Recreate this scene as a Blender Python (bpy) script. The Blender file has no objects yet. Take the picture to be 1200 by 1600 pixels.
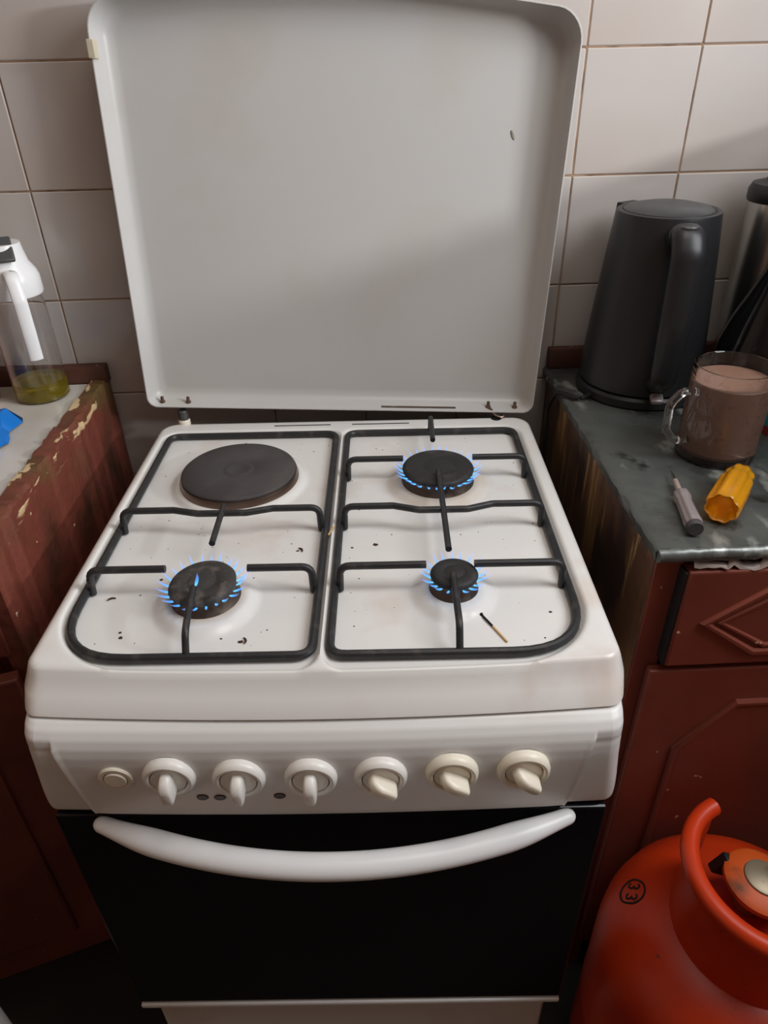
import bpy, bmesh, math, random
from mathutils import Vector, Matrix
random.seed(7)
scene = bpy.context.scene
COL = scene.collection

# ------------------------------------------------------------------ camera
cam_d = bpy.data.cameras.new('camera'); cam = bpy.data.objects.new('camera', cam_d); COL.objects.link(cam)
scene.camera = cam
CP = Vector((0.04876, -1.06736, 1.36767)); CYAW, CPITCH, CROLL, CF = 0.02655, 0.57794, -0.02499, 1097.6
cy_, sy_ = math.cos(CYAW), math.sin(CYAW)
fw = Vector((sy_*math.cos(CPITCH), cy_*math.cos(CPITCH), -math.sin(CPITCH)))
rt = Vector((cy_, -sy_, 0)); up = rt.cross(fw)
r2 = math.cos(CROLL)*rt + math.sin(CROLL)*up
u2 = -math.sin(CROLL)*rt + math.cos(CROLL)*up
cam.matrix_world = Matrix(((r2.x, u2.x, -fw.x, CP.x), (r2.y, u2.y, -fw.y, CP.y), (r2.z, u2.z, -fw.z, CP.z), (0, 0, 0, 1)))
cam_d.sensor_fit = 'VERTICAL'; cam_d.sensor_height = 32.0; cam_d.lens = CF*32.0/1600.0
cam_d.clip_start = 0.02

# ------------------------------------------------------------------ world and light
world = bpy.data.worlds.new('sky'); scene.world = world; world.use_nodes = True
bg = world.node_tree.nodes['Background']; bg.inputs[0].default_value = (0.75, 0.86, 1.0, 1); bg.inputs[1].default_value = 1.0

def area(name, loc, target, sx, sy, power, col):
    d = bpy.data.lights.new(name, 'AREA'); d.shape = 'RECTANGLE'; d.size = sx; d.size_y = sy
    d.energy = power; d.color = col
    o = bpy.data.objects.new(name, d); COL.objects.link(o); o.location = loc
    o.rotation_euler = (Vector(target)-Vector(loc)).to_track_quat('-Z', 'Y').to_euler()
    return o
area('daylight_low_sky', (2.05, -1.05, 1.68), (0.1, 0.0, 1.2), 0.40, 0.12, 32.0, (0.97, 0.985, 1.0))
area('daylight_window', (1.09, -0.72, 1.94), (0.05, -0.70, 0.87), 0.62, 0.78, 14.0, (0.95, 0.97, 1.0))
area('overhead_fill', (0.35, -0.55, 2.42), (0.35, -0.55, 0.0), 0.6, 0.5, 5.0, (1.0, 0.93, 0.86))  # unseen lamp added as general fill from above
vs = scene.view_settings
scene.display_settings.display_device = 'sRGB'
vs.view_transform = 'Standard'; vs.look = 'None'; vs.gamma = 1.0; vs.use_curve_mapping = False
vs.exposure = -0.12

# ------------------------------------------------------------------ helpers
def lin(r, g, b):
    f = lambda c: (c/255/12.92) if c/255 <= .04045 else ((c/255+.055)/1.055)**2.4
    return (f(r), f(g), f(b), 1.0)

def mat(name, col, rough=.5, metal=0.0, spots=(), bump=None, coat=0.0, rough_var=None, trans=0.0, ior=1.45, stretch=(1, 1, 1), spec=None):
    """spots: (colour, noise scale, low, high, detail[, stretch]) laid over the base in order"""
    m = bpy.data.materials.new(name); m.use_nodes = True
    nt = m.node_tree; N = nt.nodes; L = nt.links; b = N['Principled BSDF']
    b.inputs['Roughness'].default_value = rough; b.inputs['Metallic'].default_value = metal
    b.inputs['Coat Weight'].default_value = coat; b.inputs['Transmission Weight'].default_value = trans; b.inputs['IOR'].default_value = ior
    if spec is not None: b.inputs['Specular IOR Level'].default_value = spec
    b.inputs['Base Color'].default_value = col
    tc = None
    def coords(st):
        nonlocal tc
        if tc is None: tc = N.new('ShaderNodeTexCoord')
        mp = N.new('ShaderNodeMapping'); mp.inputs['Scale'].default_value = st
        L.new(tc.outputs['Object'], mp.inputs['Vector']); return mp.outputs[0]
    prev = None
    for s in spots:
        c2, sc, lo, hi, det = s[:5]; st = s[5] if len(s) > 5 else stretch
        n = N.new('ShaderNodeTexNoise'); n.inputs['Scale'].default_value = sc; n.inputs['Detail'].default_value = det
        L.new(coords(st), n.inputs['Vector'])
        r = N.new('ShaderNodeMapRange'); r.inputs['From Min'].default_value = lo; r.inputs['From Max'].default_value = hi
        L.new(n.outputs['Fac'], r.inputs['Value'])
        fac = r.outputs[0]
        for g in s[6:]:      # (axis, from, to): fades the spots in between two coordinates
            tcx = coords((1, 1, 1)); sp = N.new('ShaderNodeSeparateXYZ'); L.new(tcx, sp.inputs[0])
            r3 = N.new('ShaderNodeMapRange'); r3.inputs['From Min'].default_value = g[1]; r3.inputs['From Max'].default_value = g[2]
            L.new(sp.outputs['XYZ'.index(g[0])], r3.inputs['Value'])
            mu = N.new('ShaderNodeMath'); mu.operation = 'MULTIPLY'; L.new(fac, mu.inputs[0]); L.new(r3.outputs[0], mu.inputs[1]); fac = mu.outputs[0]
        mx = N.new('ShaderNodeMix'); mx.data_type = 'RGBA'; mx.inputs[7].default_value = c2
        if prev is None: mx.inputs[6].default_value = col
        else: L.new(prev, mx.inputs[6])
        L.new(fac, mx.inputs[0]); prev = mx.outputs[2]
    if prev is not None: L.new(prev, b.inputs['Base Color'])
    if bump:
        n = N.new('ShaderNodeTexNoise'); n.inputs['Scale'].default_value = bump[0]; n.inputs['Detail'].default_value = 4
        L.new(coords(stretch), n.inputs['Vector'])
        bp = N.new('ShaderNodeBump'); bp.inputs['Strength'].default_value = bump[1]; bp.inputs['Distance'].default_value = bump[2]
        L.new(n.outputs['Fac'], bp.inputs['Height']); L.new(bp.outputs[0], b.inputs['Normal'])
    if rough_var:
        n = N.new('ShaderNodeTexNoise'); n.inputs['Scale'].default_value = rough_var[0]; n.inputs['Detail'].default_value = 3
        L.new(coords(stretch), n.inputs['Vector'])
        r = N.new('ShaderNodeMapRange'); r.inputs['To Min'].default_value = rough_var[1]; r.inputs['To Max'].default_value = rough_var[2]
        r.inputs['From Min'].default_value = .3; r.inputs['From Max'].default_value = .7
        L.new(n.outputs['Fac'], r.inputs['Value']); L.new(r.outputs[0], b.inputs['Roughness'])
    return m

class BoxVerts(list):      # corners of a bevelled box: its flat faces stay flat-shaded
    pass

def mesh_obj(name, vf, m, parent=None, loc=(0, 0, 0), rot=(0, 0, 0), sharp=35, smooth=True):
    v, f = vf
    if isinstance(v, BoxVerts): sharp = 20
    me = bpy.data.meshes.new(name); me.from_pydata([tuple(p) for p in v], [], f); me.update()
    bm = bmesh.new(); bm.from_mesh(me); bmesh.ops.recalc_face_normals(bm, faces=bm.faces); bm.to_mesh(me); bm.free()
    if smooth:
        me.shade_smooth()
        if sharp < 180: me.set_sharp_from_angle(angle=math.radians(sharp))
    me.materials.append(m)
    o = bpy.data.objects.new(name, me); COL.objects.link(o)
    o.location = loc; o.rotation_euler = rot
    if parent: o.parent = parent
    return o

def link_copy(src, parent=None, loc=None, rot=None, scale=None):
    o = src.copy(); COL.objects.link(o)
    if parent: o.parent = parent
    if loc is not None: o.location = loc
    if rot is not None: o.rotation_euler = rot
    if scale is not None: o.scale = scale
    return o

def join(*parts):
    V, F = [], []
    for v, f in parts:
        k = len(V); V += [tuple(p) for p in v]; F += [tuple(i+k for i in q) for q in f]
    return V, F

def box(x0, x1, y0, y1, z0, z1, bev=0.0, seg=2):
    bm = bmesh.new()
    bmesh.ops.create_cube(bm, size=1.0)
    for q in bm.verts:
        q.co = Vector((x0 if q.co.x < 0 else x1, y0 if q.co.y < 0 else y1, z0 if q.co.z < 0 else z1))
    if bev > 0: bmesh.ops.bevel(bm, geom=bm.edges[:], offset=bev, segments=seg, profile=.5, affect='EDGES')
    bm.verts.index_update()
    r = BoxVerts(q.co.copy() for q in bm.verts), [tuple(w.index for w in f.verts) for f in bm.faces]; bm.free(); return r

def lathe(prof, n=40, caps=True):
    V, F = [], []
    for r, z in prof:
        for k in range(n):
            a = 2*math.pi*k/n; V.append((r*math.cos(a), r*math.sin(a), z))
    for i in range(len(prof)-1):
        for k in range(n):
            k2 = (k+1) % n; F.append((i*n+k, i*n+k2, (i+1)*n+k2, (i+1)*n+k))
    if caps:
        if prof[0][0] > 1e-6: F.append(tuple(range(n)))
        if prof[-1][0] > 1e-6: F.append(tuple((len(prof)-1)*n+k for k in range(n)))
    return V, F

def tube(path, rad, n=8, closed=False, up=(0, 0, 1), flat=1.0, caps=True):
    """flat: the section's size along the 'up' direction relative to the other"""
    P = [Vector(p) for p in path]; M = len(P); V, F = [], []
    rads = rad if hasattr(rad, '__len__') else [rad]*M
    U0 = Vector(up)
    for i, p in enumerate(P):
        if closed: t = P[(i+1) % M]-P[i-1]
        else: t = P[min(i+1, M-1)]-P[max(i-1, 0)]
        t.normalize()
        s = t.cross(U0)
        if s.length < 1e-4: s = t.cross(Vector((0, 1, 0)))
        s.normalize(); w = s.cross(t)
        for k in range(n):
            a = 2*math.pi*(k+.5)/n
            V.append(p+rads[i]*(math.cos(a)*s+flat*math.sin(a)*w))
    for i in range(M if closed else M-1):
        j = (i+1) % M
        for k in range(n):
            k2 = (k+1) % n; F.append((i*n+k, i*n+k2, j*n+k2, j*n+k))
    if not closed and caps: F.append(tuple(range(n))); F.append(tuple((M-1)*n+k for k in range(n)))
    return V, F

def rounded(pts, radii, seg=6, closed=True):
    """polyline with its corners rounded off"""
    out = []; M = len(pts); P = [Vector(p) for p in pts]
    for i in range(M):
        r = radii[i] if hasattr(radii, '__len__') else radii
        if not closed and i in (0, M-1) or r <= 0: out.append(P[i]); continue
        a = (P[i-1]-P[i]).normalized(); b = (P[(i+1) % M]-P[i]).normalized()
        half = a.angle(b)/2; d = min(r/math.tan(half), .49*(P[i-1]-P[i]).length, .49*(P[(i+1) % M]-P[i]).length)
        p0, p1 = P[i]+a*d, P[i]+b*d
        for k in range(seg+1):
            t = k/seg; out.append((1-t)**2*p0+2*t*(1-t)*P[i]+t*t*p1)
    return out

def prism(poly, y0, y1):
    """polygon of (x, z) pushed out between y0 and y1"""
    n = len(poly); V = [(x, y0, z) for x, z in poly]+[(x, y1, z) for x, z in poly]
    F = [tuple(range(n)), tuple(range(2*n-1, n-1, -1))]+[(i, (i+1) % n, n+(i+1) % n, n+i) for i in range(n)]
    return V, F

def loft(rings, cap0=True, cap1=True):
    n = len(rings[0]); V = [p for r in rings for p in r]; F = []
    for i in range(len(rings)-1):
        for k in range(n):
            k2 = (k+1) % n; F.append((i*n+k, i*n+k2, (i+1)*n+k2, (i+1)*n+k))
    if cap0: F.append(tuple(range(n)))
    if cap1: F.append(tuple((len(rings)-1)*n+k for k in range(n)))
    return V, F

def xf(vf, M):
    return type(vf[0])(M @ Vector(p) for p in vf[0]), vf[1]

def sstep(a, b, x):
    t = max(0.0, min(1.0, (x-a)/(b-a))); return t*t*(3-2*t)

def empty(name, loc=(0, 0, 0), rot=(0, 0, 0)):
    o = bpy.data.objects.new(name, None); COL.objects.link(o); o.location = loc; o.rotation_euler = rot
    o.empty_display_size = .05; return o

def tag(o, label, cat, group=None, kind=None):
    o['label'] = label; o['category'] = cat
    if group: o['group'] = group
    if kind: o['kind'] = kind
    return o

def struct(o, label=None):
    o['kind'] = 'structure'
    if label: o['label'] = label
    return o

# ------------------------------------------------------------------ materials
ENAMEL = lin(232, 230, 226)
M_hob = mat('white_enamel', ENAMEL, .24, spots=[(lin(220, 208, 198), 9, .56, .74, 4)], coat=.15)
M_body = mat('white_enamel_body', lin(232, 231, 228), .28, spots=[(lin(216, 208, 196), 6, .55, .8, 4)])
M_lid = mat('dimmed_enamel_lid', lin(192, 190, 187), .33, spots=[(lin(187, 181, 173), 4.5, .5, .75, 4)])  # same enamel as the hob, darkened to stand in for less light
M_cream = mat('cream_plastic', lin(240, 232, 214), .3)
M_bumper = mat('aged_rubber', lin(196, 188, 164), .5)
M_handle = mat('white_plastic', lin(236, 236, 236), .3)
M_iron = mat('black_enamelled_iron', lin(42, 42, 43), .42, spots=[(lin(66, 62, 60), 60, .55, .7, 4)], bump=(220, .25, .001))
M_plate = mat('cast_iron_plate', lin(64, 60, 60), .55, spots=[(lin(76, 71, 70), 22, .45, .7, 5)], bump=(300, .2, .001))
M_ring = mat('brown_steel_ring', lin(120, 100, 88), .3, .85)
M_cap = mat('burner_cap_iron', lin(40, 39, 40), .6, spots=[(lin(70, 66, 64), 40, .55, .75, 5)], bump=(260, .3, .001))
M_capw = mat('worn_burner_cap', lin(58, 55, 53), .7, spots=[(lin(96, 88, 82), 70, .48, .66, 6), (lin(30, 29, 29), 40, .55, .7, 4)], bump=(260, .4, .001))
M_bbody = mat('burner_body_metal', lin(96, 84, 76), .45, .6, spots=[(lin(60, 48, 40), 60, .5, .7, 4)])
M_black = mat('black_void', lin(22, 20, 20), .6)
M_glass_blk = mat('black_oven_glass', lin(25, 24, 27), .12, spec=.3)
M_dkplastic = mat('black_plastic', lin(36, 36, 38), .42, bump=(500, .05, .0005))
M_tile = mat('white_glazed_tile', lin(190, 183, 178), .12, spots=[(lin(182, 171, 163), 3.0, .45, .7, 3)], bump=(5, .12, .004))
M_grout = mat('beige_grout', lin(156, 128, 104), .85, spots=[(lin(110, 84, 64), 30, .5, .7, 4)])
M_paint = mat('cream_wall_paint', lin(202, 172, 150), .8)
M_ceil = mat('white_ceiling_paint', lin(226, 224, 218), .85)
M_floor = mat('dark_floor', lin(40, 33, 29), .7, spots=[(lin(28, 23, 21), 8, .45, .65, 5)])
M_red = mat('red_brown_paint', lin(124, 62, 48), .38, spots=[(lin(104, 50, 40), 5, .45, .7, 4), (lin(206, 170, 140), 60, .745, .765, 2)], bump=(40, .12, .002))
M_reddark = mat('red_brown_paint_aged', lin(116, 60, 48), .42, spots=[(lin(88, 44, 36), 6, .4, .7, 5), (lin(190, 150, 120), 70, .76, .79, 2)], bump=(40, .15, .002))
M_sideL = mat('peeling_red_brown_panel', lin(110, 56, 44), .48, spots=[
    (lin(96, 76, 44), 7, .50, .62, 7, (1, .7, 1), ('Z', .84, .915)),
    (lin(66, 42, 28), 11, .48, .62, 8, (1, 1.2, .8), ('Z', .93, .80)),
    (lin(88, 62, 36), 26, .52, .62, 8, (1, 1, 1), ('Y', -.18, -.36)),
    (lin(204, 178, 136), 34, .585, .61, 7, (1, .35, 1.8), ('Z', .897, .915)),
    (lin(214, 190, 158), 60, .735, .755, 3)], bump=(60, .5, .004))
M_sideR = mat('scuffed_dark_wood_panel', lin(92, 62, 42), .5, spots=[
    (lin(138, 100, 60), 9, .46, .62, 8, (1, 1, .25)),
    (lin(178, 140, 92), 70, .58, .64, 5, (1, 1, .10), ('Z', .72, .90)),
    (lin(52, 34, 26), 16, .5, .64, 7, (1, 1, .35))], bump=(50, .4, .003))
M_strip = mat('dark_wood_strip', lin(84, 50, 38), .5, spots=[(lin(58, 34, 26), 14, .45, .65, 5, (.3, 1, 1)), (lin(140, 110, 84), 50, .68, .72, 3)])
M_white_top = mat('white_laminate', lin(206, 203, 196), .22, spots=[(lin(190, 184, 172), 7, .5, .75, 4)])
M_zinc = mat('aged_zinc_sheet', lin(104, 108, 104), .33, .5, spots=[(lin(58, 58, 56), 6, .44, .62, 7), (lin(160, 162, 156), 30, .60, .70, 7, (1, .5, 1)), (lin(50, 46, 42), 22, .60, .70, 6)], bump=(30, .35, .004), rough_var=(14, .2, .5))
M_kettle = mat('matt_black_kettle', lin(37, 37, 39), .38)
M_kettle_lid = mat('grey_black_kettle_lid', lin(58, 60, 61), .34)
M_steel = mat('brushed_steel', lin(176, 172, 166), .26, 1.0)
M_bottle = mat('dark_bottle_glass', lin(18, 18, 20), .12)
M_glass = mat('clear_glass', (1, 1, 1, 1), .02, trans=1.0, ior=1.45)
M_oil = mat('yellow_oil', lin(226, 200, 60), .05, trans=.75, ior=1.3)
M_cocoa = mat('cocoa_drink', lin(140, 108, 92), .35, spots=[(lin(124, 92, 76), 160, .55, .7, 3)])
M_amber = mat('amber_plastic', lin(255, 186, 40), .14, trans=.6, ior=1.35)
M_clear = mat('clear_grey_plastic', lin(196, 184, 184), .18, trans=.55, ior=1.4)
M_greycap = mat('grey_plastic_flap', lin(74, 74, 74), .35)
M_orange = mat('orange_cylinder_paint', lin(196, 56, 16), .34, spots=[(lin(172, 44, 14), 7, .45, .7, 5), (lin(120, 52, 26), 46, .72, .76, 4)])
M_orange_dirty = mat('grimy_orange_paint', lin(200, 84, 28), .5, spots=[(lin(110, 60, 32), 26, .48, .66, 5)])
M_brass = mat('dusty_grey_valve', lin(150, 138, 116), .45, .5, spots=[(lin(96, 84, 66), 40, .5, .7, 4)])
M_blue = mat('blue_plastic_bag', lin(24, 112, 196), .3)
M_pink = mat('pink_plastic', lin(206, 160, 150), .35)
M_matchwood = mat('match_wood', lin(214, 176, 128), .7)
M_char = mat('charred_match', lin(24, 22, 22), .9)
M_crumb = mat('burnt_crumbs', lin(66, 44, 32), .8)
M_scrap = mat('clear_plastic_wrap', lin(196, 178, 168), .3, trans=.3)
M_teal = mat('teal_print', lin(40, 150, 150), .4)
M_redprint = mat('red_print', lin(150, 40, 40), .4)
M_soot = mat('soot_and_rust', lin(92, 78, 66), .8, spots=[(lin(150, 140, 128), 40, .5, .65, 4)])
M_ink = mat('black_stencil_ink', lin(16, 14, 14), .6)

def flame_material():
    m = bpy.data.materials.new('blue_gas_flame'); m.use_nodes = True; nt = m.node_tree; N = nt.nodes; L = nt.links
    N.remove(N['Principled BSDF']); out = N['Material Output']
    tc = N.new('ShaderNodeTexCoord'); sp = N.new('ShaderNodeSeparateXYZ'); L.new(tc.outputs['Generated'], sp.inputs[0])
    cr = N.new('ShaderNodeValToRGB'); L.new(sp.outputs['Z'], cr.inputs[0])
    cr.color_ramp.elements[0].position = 0.0; cr.color_ramp.elements[0].color = (0.16, 0.60, 1.0, 1)
    cr.color_ramp.elements[1].position = 1.0; cr.color_ramp.elements[1].color = (0.30, 0.34, 1.0, 1)
    e2 = cr.color_ramp.elements.new(.35); e2.color = (0.06, 0.36, 1.0, 1)
    al = N.new('ShaderNodeMapRange'); al.inputs['From Min'].default_value = .08; al.inputs['From Max'].default_value = 1.0
    al.inputs['To Min'].default_value = .55; al.inputs['To Max'].default_value = .0
    L.new(sp.outputs['Z'], al.inputs['Value'])
    em = N.new('ShaderNodeEmission'); em.inputs[1].default_value = 1.9; L.new(cr.outputs[0], em.inputs[0])
    tr = N.new('ShaderNodeBsdfTransparent'); mx = N.new('ShaderNodeMixShader')
    L.new(al.outputs[0], mx.inputs[0]); L.new(tr.outputs[0], mx.inputs[1]); L.new(em.outputs[0], mx.inputs[2])
    L.new(mx.outputs[0], out.inputs[0]); return m
M_flame = flame_material()

# ------------------------------------------------------------------ the room
WY = 0.0534                       # tiled wall face
T = 0.1575; XB = 0.3671; ZR = 1.2117
RW = 1.0                          # right wall face
wall = struct(mesh_obj('wall_back', box(-1.6, RW+.12, WY+.0016, WY+.12, 0, 2.5), M_grout))
tv = box(-T/2+.0011, T/2-.0011, 0, .006, -T/2+.0011, T/2-.0011, .0012, 1)
tile0 = None
for i in range(-9, 4):
    for j in range(-4, 5):
        loc = (XB+(i+.5)*T, WY, ZR+(j+.5)*T)
        rot = (random.gauss(0, .003), 0, random.gauss(0, .003))
        if tile0 is None: tile0 = mesh_obj('tile', tv, M_tile, wall, loc, rot)
        else: link_copy(tile0, wall, loc, rot)
struct(mesh_obj('floor', box(-1.6, RW+.12, -2.6, WY+.12, -.05, 0), M_floor))
struct(mesh_obj('ceiling', box(-1.6, RW+.12, -2.6, WY+.12, 2.5, 2.55), M_ceil))
struct(mesh_obj('wall_left', box(-1.72, -1.6, -2.6, WY+.12, 0, 2.5), M_paint))
struct(mesh_obj('wall_front', box(-1.72, RW+.12, -2.72, -2.6, 0, 2.5), M_paint))
SILL = 1.28; WT = 2.34; W0, W1 = -1.30, -.24
struct(mesh_obj('wall_right', join(box(RW, RW+.12, -2.6, WY+.0016, 0, SILL), box(RW, RW+.12, -2.6, WY+.0016, WT, 2.5),
      box(RW, RW+.12, -2.6, W0, SILL, WT), box(RW, RW+.12, W1, WY+.0016, SILL, WT)), M_paint))
win = empty('window_1', (RW+.06, (W0+W1)/2, SILL)); win['kind'] = 'structure'
def wp(n, y0, y1, z0, z1): mesh_obj(n, box(-.02, .02, y0, y1, z0, z1, .003), M_handle, win)
hw = (W1-W0)/2; hh = WT-SILL
wp('frame', -hw, hw, 0, .035); wp('frame', -hw, hw, hh-.035, hh); wp('frame', -hw, -hw+.035, .035, hh-.035); wp('frame', hw-.035, hw, .035, hh-.035)

# ------------------------------------------------------------------ left counter unit
ZL = .925; XL = -.372; YLF = -.43
cab = empty('base_cabinet', (-.80, -.19, 0))
tag(cab, 'old red-brown base cabinet with peeling side panel, left of the cooker', 'cabinet')
def cp(n, vf, m, par=None, **k): return mesh_obj(n, xf(vf, Matrix.Translation((.80, .19, 0))), m, par or cab, **k)
def jag(vf, axis, amt, pred, seed=1):
    rnd = random.Random(seed); V = []
    for p in vf[0]:
        p = Vector(p)
        if pred(p): p[axis] += rnd.uniform(-amt, amt)
        V.append(p)
    return V, vf[1]
def grid_panel(x0, x1, y0, y1, z0, z1, n):
    """a board in the YZ plane with its top edge cut into n steps, so that the edge can be worn"""
    V, F = [], []
    for i in range(n+1):
        y = y0+(y1-y0)*i/n
        V += [(x0, y, z0), (x1, y, z0), (x1, y, z1-.004), (x1-.004, y, z1), (x0, y, z1)]
    for i in range(n):
        for k in range(5):
            a, b = i*5+k, i*5+(k+1) % 5; F.append((a, b, b+5, a+5))
    F.append((0, 1, 2, 3, 4)); F.append(tuple(n*5+k for k in range(5)))
    return V, F
sp_ = jag(grid_panel(XL-.024, XL, YLF, WY-.002, .0, ZL+.004, 60), 2, .0022, lambda p: p.z > .9, 3)
sp_ = jag(sp_, 0, .0018, lambda p: p.z > .9 and p.x > XL-.006, 4)
mesh_obj('side_panel', xf(sp_, Matrix.Translation((.80, .19, 0))), M_sideL, cab)
cp('carcass', box(-1.3, XL-.026, YLF+.025, WY-.004, .12, ZL-.02), M_reddark)
cp('toe_kick', box(-1.3, XL-.03, YLF+.07, YLF+.085, 0, .12), M_black)
cp('drawer_front', box(-.86, XL-.018, YLF-.004, YLF+.022, .765, .895, .003), M_reddark)
dr = empty('cabinet_door', (XL-.016+.80, YLF+.19-.002, 0), (0, 0, math.radians(18.5))); dr.parent = cab
mesh_obj('door_panel', box(-.44, 0, -.02, 0, .145, .745, .003), M_reddark, dr)
mesh_obj('raised_panel', box(-.38, -.06, -.026, -.019, .21, .68, .005), M_reddark, dr)
top = tag(mesh_obj('countertop', box(-1.3, XL-.022, YLF-.012, WY-.022, ZL-.018, ZL, .003), M_white_top), 'white laminate countertop on the left cabinet', 'countertop')
tag(mesh_obj('wooden_strip', jag(box(-1.3, XL+.002, WY-.021, WY-.001, ZL-.002, .952, .002), 2, .001, lambda p: p.z > .95, 5), M_strip),
    'dark wooden edging strip along the wall behind the white countertop', 'trim')

# ------------------------------------------------------------------ right counter unit
ZC = .920; XR = .362; YRF = -.462
cabr = empty('base_cabinet', (.68, -.20, 0))
tag(cabr, 'dark wooden base cabinet with red-brown drawer, right of the cooker', 'cabinet')
def rp(n, vf, m, par=None, **k): return mesh_obj(n, xf(vf, Matrix.Translation((-.68, .20, 0))), m, par or cabr, **k)
rp('side_panel', box(XR, XR+.02, YRF+.002, WY-.002, 0, ZC-.016, .001), M_sideR)
rp('carcass', box(XR+.021, .99, YRF+.03, WY-.004, .0, ZC-.018), M_black)
rp('stile', box(XR, XR+.030, YRF-.004, YRF+.001, .0, ZC-.018, .001), M_red)
rp('rail', box(XR+.031, .99, YRF+.004, YRF+.02, .885, ZC-.017, .001), M_reddark)
drw = empty('drawer', (-.68+XR, .20+YRF, 0)); drw.parent = cabr
def dp(n, vf, m, par): return mesh_obj(n, xf(vf, Matrix.Translation((-XR, -YRF, 0))), m, par)
dp('drawer_front', box(.3920, .80, YRF-.022, YRF, .752, .893, .003), M_red, drw)
dp('drawer_gap_strip', box(.3885, .3915, YRF-.020, YRF, .754, .891, .0005), M_black, drw)  # worn drawer edge, coloured black to stand in for the shaded gap
def moulding(pts, y, r, closed=True):
    return tube([(x, y, z) for x, z in pts], r, 8, closed, up=(0, 1, 0), flat=.8)
HEX = [(.424, .8205), (.490, .868), (.72, .868), (.786, .8205), (.72, .773), (.490, .773)]
def inset(poly, k):
    cx = sum(p[0] for p in poly)/len(poly); cz = sum(p[1] for p in poly)/len(poly)
    return [(cx+(x-cx)*(1-k*.5), cz+(z-cz)*(1-k)) for x, z in poly]
dp('moulding', moulding(HEX, YRF-.022, .0062), M_red, drw)
dp('moulding', moulding(inset(HEX, .2), YRF-.022, .0042), M_red, drw)
dr2 = empty('door', (-.68+XR, .20+YRF, 0)); dr2.parent = cabr
dp('door_panel', box(.378, .80, YRF-.018, YRF-.005, .10, .741, .003), M_red, dr2)
DP = [(.437, .25), (.437, .60), (.497, .682), (.70, .682), (.75, .60), (.75, .25)]
dp('raised_panel', join(prism(DP, YRF-.0215, YRF-.016), ), M_red, dr2)
dp('moulding', moulding(DP, YRF-.020, .0055), M_red, dr2)
# worn zinc-covered worktop with a rolled front edge
n = 44; V = []; F = []; rnd = random.Random(11)
for i in range(n+1):
    t = i/n; y = YRF-.012+(WY-.004-(YRF-.012))*t
    w = rnd.uniform(-.0012, .0012)
    V += [(XR-.006+w, y, ZC-.017), (XR-.008+w, y, ZC-.004), (XR-.004+w*.5, y, ZC+rnd.uniform(-.0005, .0003)), (XR+.05, y, ZC), (.995, y, ZC), (.995, y, ZC-.017)]
for i in range(n):
    for k in range(6):
        a, b = i*6+k, i*6+(k+1) % 6; F.append((a, b, b+6, a+6))
F.append(tuple(range(6))); F.append(tuple(n*6+k for k in range(6)))
front = tube([(XR-.006+i*(.999-XR)/120, YRF-.012+rnd.uniform(-.0007, .0007), ZC-.0086+rnd.uniform(-.0005, .0005)) for i in range(121)], [.0085+rnd.uniform(-.0006, .0004) for i in range(121)], 10)
wt = tag(mesh_obj('worktop', join((V, F), front), M_zinc, sharp=50), 'worn grey metal-covered worktop on the right cabinet', 'countertop')
tag(mesh_obj('wooden_strip', jag(box(XR-.004, .99, WY-.018, WY-.001, ZC+.0005, .954, .002), 2, .001, lambda p: p.z > .953, 6), M_strip),
    'dark wooden edging strip along the wall behind the grey worktop', 'trim')

# ------------------------------------------------------------------ gas cooker
YAW = -0.03521; CX = 0.01741
def S(x, y, z):          # cooker frame to world
    c, s = math.cos(YAW), math.sin(YAW); return Vector((CX+c*x-s*y, s*x+c*y, z))
stove = empty('gas_cooker', S(0, -.3, 0), (0, 0, YAW))
tag(stove, 'white four-burner freestanding gas cooker with raised lid and lit burners', 'cooker')
OFF = Matrix.Translation((0, .3, 0))
def sp(name, vf, m, parent=None, **k):
    return mesh_obj(name, xf(vf, OFF) if parent is None else vf, m, parent or stove, **k)

BURN = [(.1377, -.2195, .0493), (-.1357, -.4627, .0374), (.1391, -.4558, .0266)]
HOT = (-.142, -.2016, .0804)
ZH = .87; HX = .2985; HYR = -.022; HYF = -.572
def rr_sdf(x, y, x0, x1, y0, y1, rad):
    # rad: corner radius by quadrant (left-front, right-front, left-rear, right-rear)
    cx, cy = (x0+x1)/2, (y0+y1)/2
    r = rad[(1 if x > cx else 0)+(2 if y > cy else 0)]
    qx = abs(x-cx)-(x1-x0)/2+r; qy = abs(y-cy)-(y1-y0)/2+r
    return min(max(qx, qy), 0)+math.hypot(max(qx, 0), max(qy, 0))-r
def hob_height(x, y):
    z = ZH
    dL = rr_sdf(x, y, -.2825, -.0045, -.566, -.059, (.082, .022, .026, .022))
    dR = rr_sdf(x, y, -.0005, .2765, -.566, -.059, (.022, .082, .022, .026))
    z -= .009*max(sstep(.003, -.007, dL), sstep(.003, -.007, dR))
    for bx, by, br in BURN:
        r = math.hypot(x-bx, y-by); z += .007*(1-sstep(br+.006, br+.024, r))
    r = math.hypot(x-HOT[0], y-HOT[1]); z += .006*(1-sstep(HOT[2]+.006, HOT[2]+.017, r))
    return z
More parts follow.
